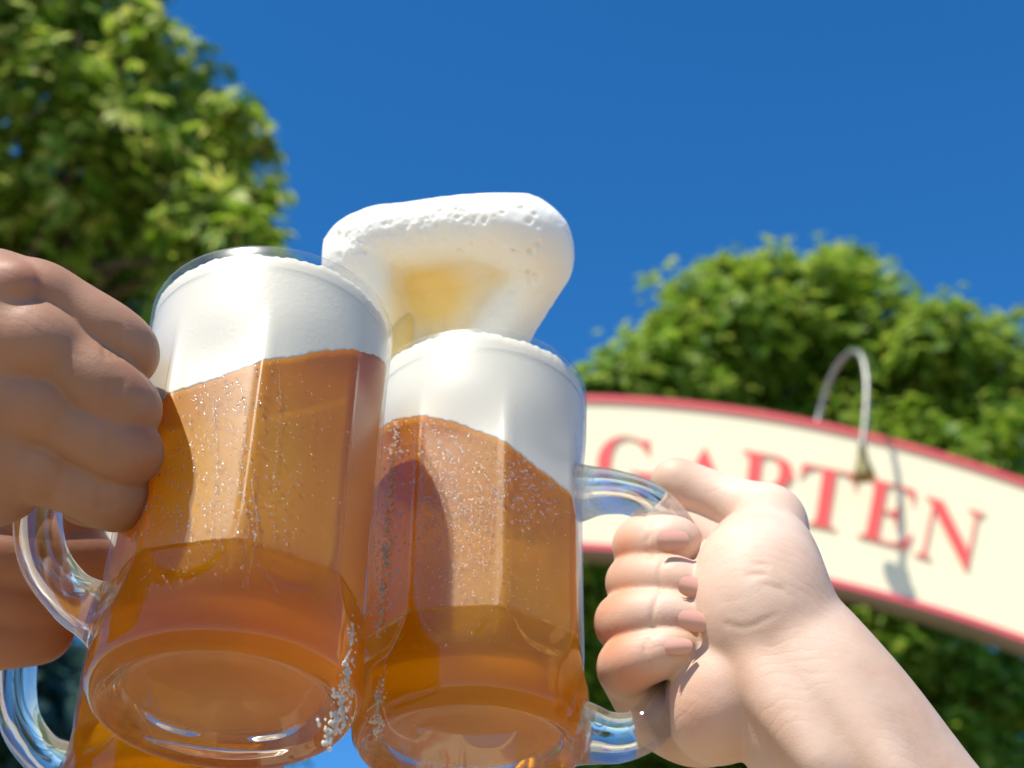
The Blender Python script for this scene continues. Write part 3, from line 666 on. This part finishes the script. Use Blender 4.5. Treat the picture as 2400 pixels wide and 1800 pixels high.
nl(1540, 1264, 1616, 1266, -.0345, (.12, -.25, -1), 50)
nl(1592, 1366, 1664, 1386, -.0326, (.2, -.25, -1), 48)
nl(1590, 1446, 1664, 1462, -.0322, (.2, -.25, -1), 48)
nl(1558, 1514, 1624, 1512, -.0292, (.1, -.40, -1), 38)
nl(1622, 1108, 1556, 1082, .0140, (.35, -1, -.25), 56)

# --- tanned left hand, the shade over it kept in the skin colour
FL = fbox(-380, 400, 570, 1300, .42, .60, HV)
chain(FL, [(-500, 1000, .53, 220), (-330, 960, .53, 230), (-180, 920, .527, 205)], .015)
chain(FL, [(-220, 800, .522, 140), (-90, 752, .510, 118), (-10, 732, .504, 98)], .012)
chain(FL, [(-220, 900, .520, 140), (-80, 860, .508, 116), (0, 838, .500, 100)], .012)
chain(FL, [(-220, 1000, .522, 135), (-80, 975, .508, 112), (0, 965, .500, 98)], .012)
chain(FL, [(-220, 1080, .525, 120), (-80, 1085, .512, 104), (0, 1090, .504, 92)], .012)
for x, y in ((28, 668), (18, 782), (12, 925), (14, 1066)): FL.ell(pc(x, y, .4915), (.0085, .0072, .0060), .008)
def lf(pts, k0=.0003, k1=.005):
    def kf(n3):
        X = (FL.lo[0]+FL.h*np.arange(n3[0]))/.51*FPX+1200; return (k1+(k0-k1)*np.clip((X-20)/120, 0, 1))[:, None, None].astype(np.float32)
    subfield(FL, pts, kf)
lf([(-10, 700, .508, 88), (80, 692, .503, 76), (160, 724, .505, 63), (240, 776, .506, 67), (288, 820, .511, 70), (294, 838, .530, 64), (262, 850, .553, 60), (190, 850, .562, 54)])
lf([(-10, 805, .501, 104), (70, 804, .494, 95), (150, 850, .497, 76), (232, 906, .496, 74), (286, 954, .501, 77), (296, 964, .520, 68), (265, 970, .548, 62), (190, 965, .560, 55)])
lf([(-10, 940, .501, 96), (70, 944, .494, 88), (150, 986, .497, 72), (235, 1024, .496, 72), (293, 1056, .501, 74), (301, 1064, .520, 66), (270, 1070, .546, 60), (190, 1065, .558, 55)])
lf([(-10, 1070, .505, 92), (70, 1084, .499, 84), (150, 1114, .503, 71), (222, 1142, .502, 71), (268, 1166, .508, 69), (276, 1172, .526, 62), (245, 1175, .548, 56), (185, 1170, .556, 50)])
for cx_, cy_ in ((258, 806), (264, 934), (270, 1042), (248, 1156)):
    for o_ in (-16, 0, 15): skin_arc(FL, [(cx_+o_+8, cy_-38), (cx_+o_, cy_), (cx_+o_+6, cy_+34)], .44, .56, .0005)
FL.polish(1)
flL = [(x, y, .492, r, a) for x, y, r, a in [(60, 660, 50, .6), (30, 780, 70, .45), (340, 860, 50, .6), (355, 1010, 45, .6), (350, 1110, 45, .6), (60, 900, 60, .4), (330, 1210, 50, .4), (250, 960, 50, .3)]]  # reddened knuckle hollows and finger gaps, their shade painted in
hL = finish('person', FL, M_skinL, None, flL); tag(hL, 'bare tanned hand in the left foreground, four knuckles wrapped round the front mug handle', 'person')
# --- darker hand behind, on the third mug
FB = fbox(-420, 330, 1080, 1680, .56, .70, HV*1.2)
chain(FB, [(-480, 1450, .64, 200), (-200, 1420, .635, 185), (-110, 1400, .632, 150)], .012)
for f in ([(-120, 1180, .632, 90), (0, 1200, .62, 78), (110, 1215, .62, 72), (170, 1230, .63, 66), (150, 1240, .655, 60)],
          [(-120, 1285, .630, 90), (0, 1295, .617, 80), (120, 1305, .617, 74), (190, 1312, .627, 72), (180, 1320, .652, 60)],
          [(-120, 1400, .630, 90), (-20, 1390, .620, 78), (60, 1402, .620, 72), (112, 1418, .63, 66), (100, 1425, .652, 60)],
          [(-120, 1490, .632, 88), (-30, 1488, .622, 76), (50, 1484, .622, 70), (98, 1478, .63, 66), (85, 1476, .65, 60)]): subfield(FB, f, .002)
FB.polish(1)
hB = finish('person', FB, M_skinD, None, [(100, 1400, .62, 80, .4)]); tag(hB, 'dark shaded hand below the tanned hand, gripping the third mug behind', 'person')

# ---------------------------------------------------------------- splashing foam
ds = .672
FS = Field(pc(720, 420, .62), pc(1370, 900, .73), .0008)
arch = [(806, 672, ds, 50), (818, 604, ds, 57), (886, 562, ds, 60), (985, 545, ds, 56), (1080, 532, ds-.004, 58), (1175, 532, ds-.007, 66), (1244, 562, ds-.006, 70), (1266, 620, ds-.002, 55), (1240, 680, ds+.002, 44), (1196, 740, ds+.004, 40), (1150, 810, ds+.004, 44)]
chain(FS, arch, .006, 8)
chain(FS, [(830, 620, ds, 52), (862, 700, ds, 46), (890, 800, ds+.004, 46)], .010)
FS.ell(pc(1050, 695, ds+.015), (.034, .026, .0085), .016)
def vnoise(cell):
    gs = [np.arange(FS.F.shape[i])*FS.h/cell for i in range(3)]; ii = [g.astype(int) for g in gs]; ff = [g-i for g, i in zip(gs, ii)]; ff = [f*f*(3-2*f) for f in ff]
    R_ = rng.uniform(-1, 1, [i.max()+2 for i in ii])
    A0 = R_[ii[0]]*(1-ff[0])[:, None, None]+R_[ii[0]+1]*ff[0][:, None, None]
    A1 = A0[:, ii[1]]*(1-ff[1])[None, :, None]+A0[:, ii[1]+1]*ff[1][None, :, None]
    return A1[:, :, ii[2]]*(1-ff[2])+A1[:, :, ii[2]+1]*ff[2]
FS.F += (.0009*vnoise(.015)+.0003*vnoise(.005)+.00012*vnoise(.002)).astype(np.float32)
def front(F, x, y, dmin, dmax):
    for d_ in np.arange(dmin, dmax, .0004):
        q = pc(x, y, d_); i = ((q-F.lo)/F.h).astype(int)
        if (i >= 0).all() and (i < np.array(F.F.shape)).all() and F.F[tuple(i)] < 0: return q
for n_, x_, y_, sx_, sy_, s0_, s1_ in ((26, 1120, 525, 60, 22, .0006, .0014), (30, 1250, 600, 32, 55, .0006, .0017), (16, 825, 565, 26, 28, .0006, .0016), (26, 980, 520, 70, 16, .0005, .0009), (16, 1160, 620, 30, 30, .0005, .0013)):
    for _ in range(n_):
        q = front(FS, rng.normal(x_, sx_), rng.normal(y_, sy_), .62, .70)
        if q is not None:
            r_ = rng.uniform(s0_, s1_)
            if rng.uniform() < .6: FS.ell(q+np.array([0, 0, -r_*.15]), (r_, r_, r_*.55), .0006, cut=True)
            else: FS.ell(q+np.array([0, 0, r_*.25]), (r_, r_, r_), .0005)
spl = finish('foam_splash', FS, M_splash); 
SV, _ = FS.surf(); fv = np.zeros(len(SV))
for x, y, d_, rx, ry, a_ in [(1000, 690, ds+.006, 115, 100, 1.3), (930, 720, ds, 36, 110, 1.0), (1150, 650, ds+.004, 80, 50, .3)]:
    q = pc(x, y, d_); fv = np.maximum(fv, a_*np.exp(-(((SV[:, 0]-q[0])/(rx*ds/FPX))**2+((SV[:, 1]-q[1])/(ry*ds/FPX))**2+((SV[:, 2]-q[2])/.013)**2)))
at_ = spl.data.attributes.new('film', 'FLOAT', 'POINT'); at_.data.foreach_set('value', np.clip(fv, 0, 1).astype(np.float32))
tag(spl, 'big curling wave of white beer foam leaping above the two mugs', 'foam')
FG = fbox(860, 1000, 640, 1040, .62, .70, .0008)
chain(FG, [(945, 690, ds+.016, 8), (930, 760, ds+.002, 18), (926, 830, ds-.006, 18), (922, 900, ds-.012, 14), (917, 985, ds-.018, 10)], .008)
sh = finish('beer_sheet', FG, M_sheet, spl); sh['label'] = 'golden beer running down below the curl of the wave'
print('DONE')
